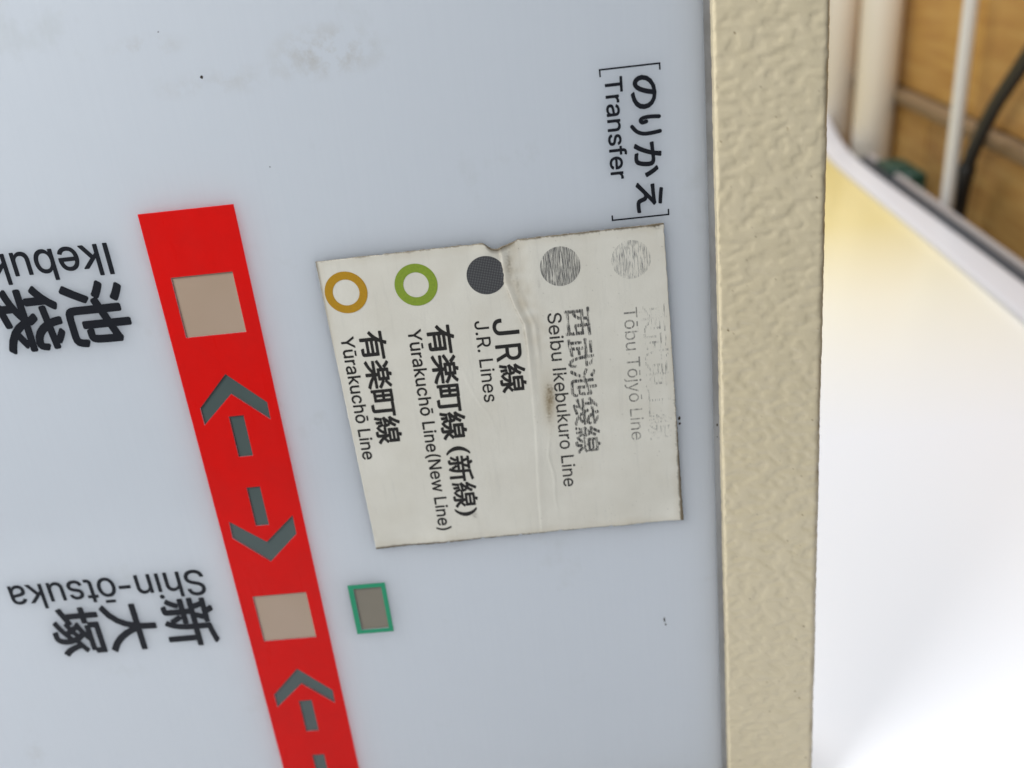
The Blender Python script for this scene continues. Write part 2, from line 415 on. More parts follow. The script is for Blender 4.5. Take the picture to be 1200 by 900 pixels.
# frame: cream wrinkle-painted profile with a hand-thick lumpy coat
def lump(x, u, seed=0.0):
    a = noise.noise(Vector((x/3.7 + 0.10*u, u/2.2 - 0.10*x, seed)))
    b = noise.noise(Vector((x/1.3, u/1.0, seed + 7.3)))
    c = noise.noise(Vector((x/6.0, u/4.0, seed + 3.1)))
    t = max(0.0, min(1.0, (a + 0.45*c + 0.30)/0.42)); t = t*t*(3 - 2*t)    # broad flats with small pits between
    return 0.22*t + 0.05*b*(1.2 - t) + 0.12*c
FX0, FX1, FW = 170.7, 204.3, 4.0
sec = []                                     # (X, w, nX, nw, t) around the profile
for w in (-1.0, 0.6, 1.7, 2.6): sec.append((FX0, w, -1, 0))
for k in range(6):
    a = math.radians(8 + 82*k/5); r = 0.9
    sec.append((FX0 + r - r*math.cos(a), FW - r + r*math.sin(a), -math.cos(a), math.sin(a)))
nx = 54
for k in range(1, nx): sec.append((FX0 + 0.9 + (FX1 - 2.0 - FX0 - 0.9)*k/nx, FW, 0, 1))
for k in range(7):
    a = math.radians(90 - 82*k/6); r = 2.0
    sec.append((FX1 - r + r*math.cos(a), FW - r + r*math.sin(a), math.cos(a), math.sin(a)))
for w in (2.0, 0, -5, -15, -40): sec.append((FX1, w, 1, 0))
us = [-230 + 0.6*i for i in range(int(489/0.6))] + [259]
V, F, dirt = [], [], []
ns = len(sec)
for u in us:
    wob = 0.35*noise.noise(Vector((u/40, 2.2, 0)))
    for i, (x, w, a, b) in enumerate(sec):
        h = lump(x + (w if abs(a) > 0.5 else 0), u)
        if w < -2: h *= 0.2
        V.append(P(x + a*h*0.45 + wob*0.4, u, w + b*h))
        e = max(0.0, 1 - (FX1 - x)/2.6) if x > FX1 - 2.6 else 0.0
        dn = noise.noise(Vector((x/0.9, u/1.3, 4.0)))
        dd = e*(0.42 + 0.9*max(0, noise.noise(Vector((u/6, x/2, 9)))) )
        if dn > 0.66: dd = max(dd, (dn - 0.66)*5)
        dirt.append(min(1, dd))
for i in range(len(us)-1):
    for k in range(ns-1): F.append((i*ns+k, i*ns+k+1, (i+1)*ns+k+1, (i+1)*ns+k))
me = mesh(V, F, True)
me.attributes.new('dirt', 'FLOAT', 'POINT').data.foreach_set('value', dirt)
fr = link('frame', me, M_frame, sign)
V, F = boxes([((P(-400, 259, 0).x, P(0, 0, 4).y, P(0, 259, 0).z), (P(170.5, 0, 0).x, P(0, 0, -40).y, P(0, 255.2, 0).z))])
link('bottom_rail', mesh(V, F), M_frame, sign)
V, F = boxes([((P(-399, 0, 0).x, P(0, 0, -25.2).y, P(0, 254.8, 0).z), (P(203, 0, 0).x, P(0, 0, -39.5).y, P(0, -230, 0).z))])
link('back_box', mesh(V, F), M_frame, sign)

# ------------------------------------------------------------------ lettering
_g = {}
def glyphs(text, bold):
    """outline of a text at size 1; bold > 0 thickens and rounds it by laying shifted copies over one another"""
    key = (text, bold)
    if key not in _g:
        cu = bpy.data.curves.new('t', 'FONT'); cu.body = text; cu.size = 1; cu.resolution_u = 4
        o = bpy.data.objects.new('t', cu); COL.objects.link(o)
        dg = bpy.context.evaluated_depsgraph_get(); dg.update()
        me = bpy.data.meshes.new_from_object(o.evaluated_get(dg))
        vs = [(v.co.x, v.co.y, 0) for v in me.vertices]; fs = [tuple(q.vertices) for q in me.polygons]
        bpy.data.objects.remove(o); bpy.data.meshes.remove(me)
        if bold > 0:
            V, F = list(vs), list(fs)
            for k in range(10):
                a = 2*math.pi*k/10; n0 = len(V)
                V += [(x + bold*math.cos(a), y + bold*math.sin(a), k + 1) for x, y, _ in vs]
                F += [tuple(n0 + i for i in f) for f in fs]
            vs, fs = V, F
        _g[key] = (vs, fs)
    return _g[key]
def bb(vs):
    xs = [v[0] for v in vs]; ys = [v[1] for v in vs]; return min(xs), max(xs), min(ys), max(ys)
rx0, rx1, ry0, ry1 = bb(glyphs('国', 0.0)[0])
EM = (rx1 - rx0)/0.842; EX = (rx0 + rx1)/2; EY = (ry0 + ry1)/2          # em box of the fallback CJK face
CAP = bb(glyphs('H', 0.0)[0])[3]
def place(items, w, mode):
    """items: (verts2d, faces) with 2-D text-space mm already; mode gives the reading direction on the sign"""
    V, F = [], []
    for (vs, fs) in items:
        k = len(V)
        V += [P(*mode(x, y), (w(*mode(x, y)) if callable(w) else w) + z*0.0025) for x, y, z in vs]
        F += [tuple(k + i for i in f) for f in fs]
    return mesh(V, F)
def down(X0, u0): return lambda x, y: (X0 + y, u0 + x)                    # reads down the standing sign
def turned(X0, u0): return lambda x, y: (X0 - x, u0 + y)                  # reads upside down, right to left
def kanji(chars, centres, ea, ec, bold=0.02):
    out = []
    for ch, (a, c) in zip(chars, centres):
        vs, fs = glyphs(ch, bold)
        out.append(([(a + (x - EX)/EM*ea, c + (y - EY)/EM*ec, z) for x, y, z in vs], fs))
    return out
def fit(ch, a0, a1, c0, c1, bold=0.015):
    vs, fs = glyphs(ch, bold); x0, x1, y0, y1 = bb(vs)
    return ([(a0 + (x - x0)/(x1 - x0)*(a1 - a0), c0 + (y - y0)/(y1 - y0)*(c1 - c0), z) for x, y, z in vs], fs)
# outlines of the Latin letters used on the sign: advance, x y pairs, faces (1000 = text size)
LETTERS = {
    '(': (273, '89 207 90 244 94 283 101 324 109 364 119 403 132 441 145 477 160 510 177 539 236 539 219 503 204 466 191 428 179 390 169 351 161 313 156 276 152 241 151 207 152 176 155 145 160 115 167 83 177 50 188 16 202 -19 218 -57 236 -96 177 -96 150 -46 128 4 111 55 99 106 92 156', '34,33,21 21,20,34 0,34,20 20,19,0 1,0,19 19,18,1 2,1,18 28,27,29 12,11,8 9,8,11 11,10,9 29,27,30 27,26,30 26,25,30 31,30,25 25,24,31 32,31,24 24,23,32 33,32,23 23,22,33 21,33,22 2,18,17 3,2,17 17,16,3 4,3,16 16,15,4 5,4,15 15,14,5 6,5,14 14,13,6 7,6,13 13,12,7 12,8,7'),
    ')': (273, '37 -96 56 -56 72 -18 86 18 97 52 106 85 113 116 118 147 121 177 122 207 121 241 117 276 112 313 104 351 94 390 82 428 69 466 54 503 37 539 97 539 113 510 128 477 142 441 154 403 164 364 173 323 179 283 183 244 184 207 182 156 174 104 161 53 144 3 123 -47 97 -96', '1,0,34 17,16,20 20,19,17 18,17,19 30,29,7 8,7,29 29,28,8 9,8,28 28,27,9 10,9,27 27,26,10 11,10,26 26,25,11 1,34,33 2,1,33 33,32,2 3,2,32 4,3,32 32,31,4 5,4,31 31,30,5 6,5,30 30,7,6 11,25,12 25,24,12 13,12,24 24,23,13 14,13,23 23,22,14 15,14,22 22,21,15 16,15,21 20,16,21'),
    '-': (330, '337 244 337 188 114 188 114 244', '3,2,1 1,0,3'),
    '.': (188, '95 -4 83 -3 73 1 63 9 55 18 51 29 50 41 51 53 55 64 63 73 73 81 83 85 95 87 107 85 118 81 128 73 135 64 140 53 141 41 140 29 135 18 128 9 118 1 107 -3', '6,5,4 4,3,6 1,0,2 2,0,3 0,9,3 6,3,9 7,6,9 8,7,9 22,21,23 19,18,20 18,17,15 16,15,17 20,18,21 18,15,12 13,12,15 14,13,15 23,21,0 21,18,0 18,12,0 9,0,12 10,9,12 11,10,12'),
    'I': (185, '60 0 125 0 125 509 60 509', '0,1,2,3'),
    'J': (396, '185 -7 143 -2 106 11 75 33 52 63 38 100 33 145 33 173 98 173 98 145 100 117 108 93 122 74 139 61 160 53 185 50 209 53 230 61 248 74 261 93 269 117 272 145 272 509 336 509 336 145 332 100 318 63 294 33 263 11 227 -2', '7,6,9 9,8,7 0,14,1 13,1,14 1,13,2 12,2,13 2,12,3 12,11,3 4,3,11 5,4,11 11,10,5 6,5,10 9,6,10 18,17,28 28,17,29 16,29,17 25,24,20 21,20,24 22,21,24 24,23,22 18,28,27 19,18,27 27,26,19 26,25,19 25,20,19 29,16,0 16,15,0 14,0,15'),
    'L': (393, '60 0 60 509 125 509 125 57 361 57 361 0', '1,0,3 3,0,5 5,4,3 1,3,2'),
    'N': (523, '60 0 60 509 136 509 343 183 349 174 355 163 363 151 371 137 379 122 388 107 396 90 405 73 414 55 405 54 403 72 402 90 401 108 400 126 399 142 399 157 399 171 399 184 399 195 399 509 463 509 463 0 387 0 202 290 194 303 186 317 177 331 168 346 159 363 148 381 136 402 123 425 108 452 119 454 120 429 121 406 122 384 123 363 124 345 124 328 125 313 125 301 125 291 125 0 403 78 120 430', '39,38,36 44,43,1 43,42,1 42,41,1 41,40,1 36,1,40 39,36,40 37,36,49 2,34,33 47,46,0 1,0,46 46,45,1 44,1,45 37,35,34 34,2,37 36,37,2 1,36,2 9,26,10 26,9,8 14,13,11 11,13,12 11,12,15 16,15,12 12,25,16 17,16,25 18,17,25 19,18,25 20,19,25 25,12,26 12,13,26 10,26,13 13,14,10 14,11,48 20,25,21 22,21,25 25,24,22 23,22,24 8,7,26 2,33,32 28,27,3 3,2,29 30,29,2 31,30,2 32,31,2 29,28,3 11,15,48 10,14,48 3,27,26 4,3,26 5,4,26 6,5,26 7,6,26 36,38,49 35,37,49'),
    'R': (449, '60 0 60 509 236 509 273 506 305 500 333 489 356 473 376 455 390 433 401 408 407 381 409 352 407 323 401 296 390 271 376 250 356 232 333 217 305 206 273 200 236 198 96 198 96 255 234 255 258 256 280 260 298 267 313 276 325 287 334 300 340 316 344 333 345 352 344 371 340 389 334 405 325 419 313 430 298 440 279 446 258 451 233 452 125 452 125 0 353 0 230 229 303 229 428 0 125 255 125 198 247 198 313 210', '21,0,43 0,21,22 1,0,22 22,42,1 40,2,41 21,43,49 22,21,49 42,22,48 41,2,42 1,42,2 26,46,27 18,46,19 25,24,46 46,26,25 39,38,4 3,39,4 50,19,45 19,46,45 23,45,24 39,3,40 2,40,3 16,15,28 29,28,15 15,14,29 30,29,14 14,13,30 13,12,30 31,30,12 12,11,31 32,31,11 33,32,11 11,10,33 34,33,10 10,9,34 9,8,34 35,34,8 8,7,35 36,35,7 7,6,36 19,50,44 18,19,44 18,44,51 46,18,51 27,46,17 17,16,27 16,28,27 36,6,37 6,5,37 38,37,5 4,38,5 20,45,49 45,23,48 48,49,45 48,22,49 45,20,50 46,24,45 17,46,51 44,47,51'),
    'S': (447, '224 -9 188 -7 156 -1 128 9 102 23 81 40 64 60 51 83 42 109 38 137 104 137 108 118 114 102 123 88 136 76 150 66 166 59 185 53 204 50 224 49 246 50 267 54 286 60 303 69 317 79 329 92 338 106 344 122 346 139 344 154 340 168 332 179 322 189 310 197 296 205 280 211 263 217 245 222 184 239 145 253 112 269 86 289 67 313 56 341 52 372 54 400 62 425 75 448 92 468 113 484 138 498 165 508 195 514 227 516 259 514 289 508 316 498 340 484 360 468 377 449 390 427 398 403 401 378 337 378 332 402 320 421 302 437 280 449 254 456 225 459 204 457 185 454 167 448 152 440 139 430 129 418 121 405 117 391 115 376 117 359 122 345 131 334 142 324 155 315 169 308 184 302 198 297 212 293 264 279 279 275 295 270 312 264 328 256 344 248 359 238 372 226 384 213 395 198 402 180 407 161 408 139 406 112 399 87 386 64 370 43 349 25 323 11 294 0 261 -7', '6,5,13 13,12,6 7,6,12 12,11,7 8,7,11 11,10,8 9,8,10 42,41,80 43,42,80 80,79,43 44,43,79 79,78,44 45,44,78 78,77,45 46,45,77 77,76,46 47,46,76 76,75,47 48,47,75 73,72,50 72,51,50 0,19,18 0,18,1 17,1,18 87,86,38 85,38,86 52,71,70 1,17,2 16,2,17 38,85,39 85,84,39 83,39,84 51,72,71 71,52,51 2,16,3 16,15,3 4,3,15 15,14,4 5,4,14 13,5,14 39,83,40 83,82,40 41,40,82 82,81,41 80,41,81 48,75,74 49,48,74 74,73,49 73,50,49 88,36,89 20,108,21 36,88,37 34,33,92 92,91,34 21,108,107 22,21,107 107,106,22 106,23,22 34,91,35 91,90,35 36,35,90 89,36,90 66,56,67 56,55,67 68,67,55 54,68,55 104,103,25 26,25,103 103,102,26 27,26,102 102,101,27 28,27,101 101,100,28 100,99,28 29,28,99 99,98,29 30,29,98 98,97,30 97,96,30 31,30,96 96,95,31 62,61,63 64,63,61 61,60,64 60,59,64 23,106,105 24,23,105 105,104,24 104,25,24 31,95,32 95,94,32 94,93,32 33,32,93 92,33,93 64,59,65 59,58,65 66,65,58 58,57,66 56,66,57 108,20,0 19,0,20 87,38,37 37,88,87 68,54,69 54,53,69 70,69,53 52,70,53'),
    'T': (449, '32 452 32 509 417 509 417 452 257 452 257 0 193 0 193 452', '1,0,7 3,2,4 7,6,5 5,4,7 4,2,7 1,7,2'),
    'Y': (472, '203 0 203 208 16 509 91 509 192 344 203 327 213 309 222 292 231 274 240 254 250 230 224 230 233 254 242 275 251 293 260 310 270 327 280 344 381 509 455 509 268 208 268 0 237 262', '3,2,4 6,1,7 8,11,12 7,1,11 11,8,7 4,2,1 5,4,1 1,6,5 13,9,10 10,14,13 18,17,19 19,17,20 16,20,17 14,10,20 15,14,20 20,16,15 1,0,21 21,20,1 11,1,20 20,10,11 10,9,11 12,11,9 12,9,22 9,13,22 8,12,22'),
    'a': (389, '160 -9 137 -7 115 -3 94 5 76 15 60 29 48 45 38 63 32 84 30 108 32 128 36 146 43 161 53 174 64 184 78 193 92 200 108 206 125 211 143 214 161 217 178 220 200 223 218 225 234 227 247 229 257 231 265 235 271 240 274 246 276 255 276 257 275 272 272 285 267 297 260 307 251 315 240 322 227 327 212 330 196 331 178 330 163 327 149 322 137 316 127 309 118 301 110 292 104 283 100 274 41 291 51 313 64 331 79 346 95 358 114 368 133 375 153 380 173 383 194 384 208 384 223 382 239 379 255 375 271 369 286 360 300 350 312 336 322 320 330 301 335 278 337 251 337 0 277 0 277 52 272 52 267 43 260 34 252 25 242 16 229 8 215 1 199 -4 181 -7 170 45 192 47 211 51 228 59 242 68 254 80 263 93 270 108 274 122 276 138 276 190 272 187 267 184 259 182 251 180 241 178 231 176 221 174 210 173 200 171 191 170 182 169 175 168 161 166 147 163 134 159 122 153 112 147 103 139 97 130 93 118 92 105 93 93 96 82 102 72 109 64 119 57 130 52 142 48 156 46', '5,4,119 119,118,5 6,5,118 118,117,6 7,6,117 117,116,7 8,7,116 116,115,8 9,8,115 115,114,9 10,9,114 11,10,114 114,113,11 12,11,113 13,12,113 113,112,13 14,13,112 15,14,112 51,50,49 49,48,51 48,47,51 52,51,47 1,122,2 122,121,2 21,106,105 105,104,21 83,84,0 123,0,84 20,107,106 106,21,20 57,42,41 41,58,57 0,123,1 122,1,123 18,109,108 19,18,108 108,107,19 107,20,19 55,44,43 56,55,43 43,42,56 42,57,56 2,121,3 121,120,3 4,3,120 119,4,120 15,112,111 16,15,111 111,110,16 17,16,110 110,109,17 109,18,17 52,47,46 53,52,46 46,45,53 54,53,45 45,44,54 44,55,54 59,40,60 38,61,39 85,82,81 81,86,85 22,103,102 102,101,22 101,23,22 60,40,39 39,61,60 24,100,99 87,79,78 24,99,98 98,25,24 86,81,80 80,79,86 79,87,86 23,101,100 100,24,23 37,63,38 63,62,38 61,38,62 74,73,72 72,71,93 94,93,71 30,29,71 31,30,71 71,70,31 32,31,70 70,69,32 91,90,74 74,72,91 92,91,72 72,93,92 96,95,94 28,27,94 94,71,28 71,29,28 32,69,33 69,68,33 34,33,68 68,67,34 35,34,67 67,66,35 66,65,35 87,78,77 88,87,77 77,76,88 76,75,88 89,88,75 75,74,89 74,90,89 25,98,97 97,96,25 26,25,96 96,94,26 94,27,26 35,65,36 65,64,36 37,36,64 63,37,64 82,85,83 84,83,85 103,22,104 21,104,22 40,59,41 58,41,59'),
    'b': (424, '229 -8 208 -7 189 -3 172 4 159 12 147 21 138 31 130 41 123 50 118 59 112 59 112 0 53 0 53 509 114 509 114 319 118 319 123 327 130 336 137 346 147 355 158 364 171 373 188 379 207 383 229 384 259 382 287 374 313 361 335 342 354 320 370 293 381 261 388 227 390 189 388 151 381 116 370 84 355 57 336 34 313 16 288 3 260 -6 220 47 242 49 262 55 279 66 294 80 306 97 316 117 323 139 327 163 328 189 327 215 323 239 316 261 307 281 295 298 280 311 262 322 243 328 220 330 198 328 178 322 161 312 147 299 134 282 125 263 118 241 114 216 113 189 114 162 118 138 125 115 135 95 147 78 162 65 179 55 198 49', '11,10,12 71,70,12 70,69,12 13,12,69 69,15,13 73,72,10 12,10,72 71,12,72 15,69,68 68,67,15 2,78,3 78,77,3 22,63,62 62,23,22 3,77,4 5,4,77 77,76,5 6,5,76 20,19,64 64,63,20 21,20,63 63,22,21 6,76,7 8,7,76 76,75,8 9,8,75 75,74,9 10,9,74 73,10,74 15,67,66 16,15,66 66,65,16 17,16,65 65,64,17 18,17,64 64,19,18 13,15,14 61,25,24 44,0,42 43,1,0 0,44,43 25,61,60 60,26,25 58,27,59 46,45,41 41,45,42 44,42,45 26,60,59 59,27,26 37,36,49 50,49,36 36,35,50 51,50,35 35,34,51 52,51,34 53,52,34 34,33,53 54,53,33 33,32,54 55,54,32 32,31,55 46,41,40 40,39,46 47,46,39 39,38,47 48,47,38 38,37,48 37,49,48 55,31,56 31,30,56 57,56,30 30,29,57 58,57,29 29,28,58 27,58,28 78,2,1 1,43,78 61,24,62 23,62,24'),
    'c': (396, '207 -8 174 -5 144 3 117 16 93 35 72 58 56 85 44 116 37 150 34 187 37 225 44 260 56 291 72 318 93 341 117 360 144 374 174 382 207 384 226 384 243 381 260 377 276 371 291 364 305 356 318 346 330 335 340 322 349 308 356 293 362 277 303 262 300 272 295 281 290 289 284 297 278 304 270 311 261 316 252 321 242 325 231 328 220 329 207 330 184 328 163 321 145 310 130 296 118 278 108 258 102 236 98 212 96 187 98 163 102 139 108 117 118 97 130 80 145 66 163 55 184 49 207 46 220 47 232 49 243 52 253 55 262 60 271 66 279 73 285 80 292 89 297 98 301 107 304 117 363 102 357 86 350 70 341 56 331 43 319 32 306 21 292 12 277 5 261 -1 244 -5 226 -7', '6,5,56 56,55,6 7,6,55 55,54,7 8,7,54 54,53,8 9,8,53 53,52,9 52,51,9 10,9,51 51,50,10 11,10,50 50,49,11 12,11,49 41,19,42 18,42,19 85,62,0 61,0,62 42,18,43 0,61,1 61,60,1 2,1,60 59,2,60 16,45,44 17,16,44 44,43,17 43,18,17 2,59,3 59,58,3 4,3,58 58,57,4 5,4,57 56,5,57 12,49,48 13,12,48 48,47,13 14,13,47 47,46,14 15,14,46 46,45,15 45,16,15 84,64,63 64,84,83 83,65,64 39,21,40 20,40,21 65,83,82 82,66,65 37,23,38 23,22,38 39,38,22 21,39,22 78,77,70 71,70,77 77,76,71 72,71,76 76,75,72 73,72,75 75,74,73 30,29,31 32,31,29 29,28,32 33,32,28 28,27,33 66,82,81 67,66,81 81,80,67 68,67,80 80,79,68 69,68,79 79,78,69 78,70,69 33,27,34 27,26,34 35,34,26 26,25,35 36,35,25 25,24,36 37,36,24 23,37,24 84,63,85 62,85,63 40,20,41 19,41,20'),
    'e': (404, '212 -8 177 -5 145 3 117 16 92 35 72 58 56 85 44 116 37 150 34 187 36 224 44 258 55 290 71 317 91 340 115 359 142 373 172 382 205 384 226 383 246 380 266 374 285 366 303 355 319 341 334 324 347 305 357 282 365 256 370 227 371 194 371 169 75 169 75 221 338 221 310 202 308 226 304 248 298 269 288 286 277 301 263 314 246 323 227 328 205 330 183 328 164 323 146 313 131 301 119 286 109 270 102 251 97 231 96 211 96 178 98 151 102 127 110 106 121 88 135 73 151 61 169 53 190 48 212 46 227 47 241 49 254 53 265 58 276 65 285 73 294 82 300 93 306 105 365 91 358 72 348 55 335 39 320 26 302 14 283 4 261 -3 237 -7 309 221 97 221 96 169', '8,7,32 9,8,32 35,34,82 52,51,33 7,6,56 56,55,7 32,7,55 54,53,32 53,33,32 9,32,33 10,9,33 11,10,33 33,51,11 12,11,51 51,50,12 13,12,50 48,47,15 47,16,15 0,63,62 45,44,18 0,62,1 61,1,62 17,46,45 45,18,17 1,61,2 61,60,2 3,2,60 59,3,60 16,47,46 46,17,16 3,59,4 59,58,4 5,4,58 58,57,5 6,5,57 56,6,57 13,50,49 14,13,49 49,48,14 48,15,14 64,81,65 65,81,80 80,66,65 42,20,43 19,43,20 66,80,79 79,67,66 42,41,22 22,21,42 20,42,21 30,29,34 29,28,34 75,74,71 72,71,74 74,73,72 31,35,54 31,30,35 30,34,35 37,36,34 34,28,37 28,27,37 67,79,78 68,67,78 78,77,68 69,68,77 77,76,69 70,69,76 76,75,70 75,71,70 37,27,38 27,26,38 39,38,26 26,25,39 40,39,25 25,24,40 24,23,40 41,40,23 22,41,23 81,64,0 63,0,64 53,54,35 43,19,44 18,44,19 32,55,84 54,32,84 52,33,83 34,36,82 33,53,83 53,35,82 53,82,83 31,54,84'),
    'f': (254, '228 379 228 327 6 327 6 379 81 0 81 432 82 452 87 470 96 486 107 499 120 510 135 519 152 525 169 529 187 530 201 530 212 529 222 527 231 525 238 523 243 521 227 468 224 470 220 471 215 472 209 473 202 474 195 474 178 472 164 468 154 460 147 449 143 435 142 419 142 0 81 327 81 379 142 379 142 327', '35,38,36 30,29,10 11,10,29 29,12,11 38,35,34 33,32,5 6,5,32 32,31,6 7,6,31 8,7,31 31,30,8 9,8,30 30,10,9 27,14,28 13,28,14 25,16,26 15,26,16 26,15,27 14,27,15 22,21,20 20,19,22 23,22,19 19,18,23 23,18,24 18,17,24 25,24,17 16,25,17 12,29,28 28,13,12 36,37,33 4,34,35 3,2,35 36,3,35 33,5,36 1,0,37 38,1,37 37,36,38'),
    'h': (410, '114 227 114 0 53 0 53 509 114 509 114 287 102 287 116 319 132 344 152 362 175 374 200 382 227 384 252 383 275 377 295 369 313 356 328 340 341 321 350 298 355 271 357 240 357 0 296 0 296 235 293 263 286 286 273 304 256 318 235 326 210 329 192 328 176 324 161 317 147 308 136 297 126 283 119 266 115 248 114 314', '3,2,6 2,1,0 6,2,0 0,38,6 10,32,31 9,33,32 32,10,9 8,34,33 33,9,8 6,38,37 5,6,37 37,36,5 36,35,5 7,5,35 35,34,7 34,8,7 3,6,4 12,29,13 29,12,30 11,30,12 13,29,28 28,14,13 24,23,22 22,21,24 24,21,25 21,20,25 20,19,25 26,25,19 19,18,26 18,17,26 27,26,17 17,16,27 16,15,27 28,27,15 14,28,15 30,11,31 10,31,11 5,7,39 6,5,39 4,6,39'),
    'i': (167, '53 0 53 379 114 379 114 0 84 443 73 444 63 448 54 455 47 463 43 472 41 483 43 494 47 504 54 512 63 518 73 522 84 524 95 522 105 518 114 512 121 504 125 494 126 483 125 472 121 463 114 455 105 448 95 444', '10,9,8 11,10,12 13,7,6 4,15,5 5,15,6 15,14,6 13,6,14 10,8,7 7,13,10 12,10,13 17,27,26 26,18,17 24,23,22 24,22,25 19,25,22 20,19,22 22,21,20 25,19,26 18,26,19 1,0,3 3,2,1 27,17,4 17,16,4 15,4,16'),
    'j': (167, '53 379 114 379 114 -30 112 -52 108 -72 102 -90 92 -106 80 -119 65 -129 47 -137 27 -141 4 -143 -10 -143 -10 -87 2 -87 18 -85 31 -80 40 -72 47 -61 51 -46 53 -29 83 443 72 444 62 448 53 455 47 463 42 472 41 483 42 494 47 504 53 512 62 518 72 522 83 524 95 522 105 518 114 512 120 504 125 494 126 483 125 472 120 463 114 455 105 448 95 444', '14,11,15 11,14,12 13,12,14 15,11,10 30,23,31 23,30,24 15,10,9 16,15,9 27,26,25 25,24,27 24,30,27 30,29,27 28,27,29 21,32,22 44,34,21 34,33,21 32,21,33 40,39,41 39,38,37 41,39,42 36,42,39 39,37,36 34,44,43 35,34,43 43,42,35 42,36,35 16,9,8 8,7,16 17,16,7 7,6,17 18,17,6 6,5,18 5,4,18 19,18,4 4,3,19 20,19,3 3,2,20 2,1,20 0,20,1 22,32,23 31,23,32'),
    'k': (381, '110 137 110 212 121 212 284 379 360 379 184 199 177 199 53 0 53 509 114 509 114 0 294 0 148 186 191 229 372 0 114 212 114 140 154 178 201 217', '1,15,9 0,7,10 7,0,1 8,7,1 1,9,8 5,13,6 11,14,5 13,5,18 4,3,13 1,0,16 12,6,13 13,3,2 5,14,18 0,10,16 6,12,17 12,2,15 15,16,12 15,1,16 5,6,17 11,5,17 12,16,17 2,12,13 4,13,18'),
    'n': (410, '114 227 114 0 53 0 53 379 112 379 112 287 102 287 116 319 132 344 152 362 175 374 200 382 227 384 252 383 275 377 295 369 313 356 328 340 341 321 350 298 355 271 357 240 357 0 296 0 296 235 293 263 286 286 273 304 256 318 235 326 210 329 192 328 176 324 161 317 147 308 136 297 126 283 119 266 115 248 112 310', '1,0,2 3,2,0 6,3,0 0,38,6 3,6,4 10,32,31 9,33,32 32,10,9 8,34,33 33,9,8 6,38,37 5,6,37 37,36,5 36,35,5 7,5,35 35,34,7 34,8,7 12,29,13 29,12,30 11,30,12 13,29,28 28,14,13 24,23,22 22,21,24 24,21,25 21,20,25 20,19,25 26,25,19 19,18,26 18,17,26 27,26,17 17,16,27 16,15,27 28,27,15 14,28,15 30,11,31 10,31,11 5,7,39 6,5,39 4,6,39'),
    'o': (415, '207 -8 174 -5 144 3 117 16 93 35 72 58 56 85 44 116 37 150 34 187 37 225 44 260 56 291 72 318 93 341 117 360 144 374 174 382 207 384 241 382 271 374 299 360 323 341 343 318 359 291 371 260 379 225 381 187 379 150 371 116 359 85 343 58 323 35 299 16 271 3 241 -5 207 46 231 49 252 55 270 66 285 80 298 97 307 117 314 139 318 163 319 187 318 212 314 236 307 258 298 278 285 296 270 310 252 321 231 328 207 330 184 328 163 321 145 310 130 296 118 278 108 258 102 236 98 212 96 187 98 163 102 139 108 117 118 97 130 80 145 66 163 55 184 49', '7,6,66 66,65,7 8,7,65 65,64,8 9,8,64 64,63,9 63,62,9 10,9,62 62,61,10 11,10,61 61,60,11 12,11,60 0,36,1 36,71,1 1,71,2 71,70,2 3,2,70 69,3,70 57,56,15 16,15,56 56,55,16 55,17,16 3,69,4 69,68,4 5,4,68 68,67,5 6,5,67 66,6,67 12,60,59 13,12,59 59,58,13 14,13,58 58,57,14 57,15,14 54,53,19 18,54,19 37,35,34 38,37,34 34,33,38 39,38,33 51,21,52 21,20,52 53,52,20 19,53,20 30,29,42 43,42,29 29,28,43 44,43,28 28,27,44 45,44,27 46,45,27 27,26,46 47,46,26 26,25,47 48,47,25 25,24,48 39,33,32 40,39,32 32,31,40 41,40,31 31,30,41 30,42,41 48,24,49 24,23,49 50,49,23 23,22,50 51,50,22 21,51,22 35,37,0 36,0,37 17,55,54 54,18,17'),
    'r': (259, '53 0 53 379 112 379 112 321 115 321 124 339 137 354 152 367 171 377 191 383 213 385 218 385 223 385 229 384 235 384 240 384 243 384 243 322 241 323 236 324 230 324 223 325 215 326 207 326 190 324 174 321 159 315 146 306 135 296 126 284 119 269 115 254 114 237 114 0', '3,2,1 33,32,0 1,0,32 32,31,1 3,1,31 27,26,5 26,6,5 3,31,30 30,29,3 4,3,29 29,28,4 28,27,4 27,5,4 23,9,24 10,22,11 22,10,23 9,23,10 20,14,13 18,17,16 18,16,19 15,19,16 19,15,20 14,20,15 20,13,21 13,12,21 22,21,12 11,22,12 6,26,25 7,6,25 8,7,25 25,24,8 24,9,8'),
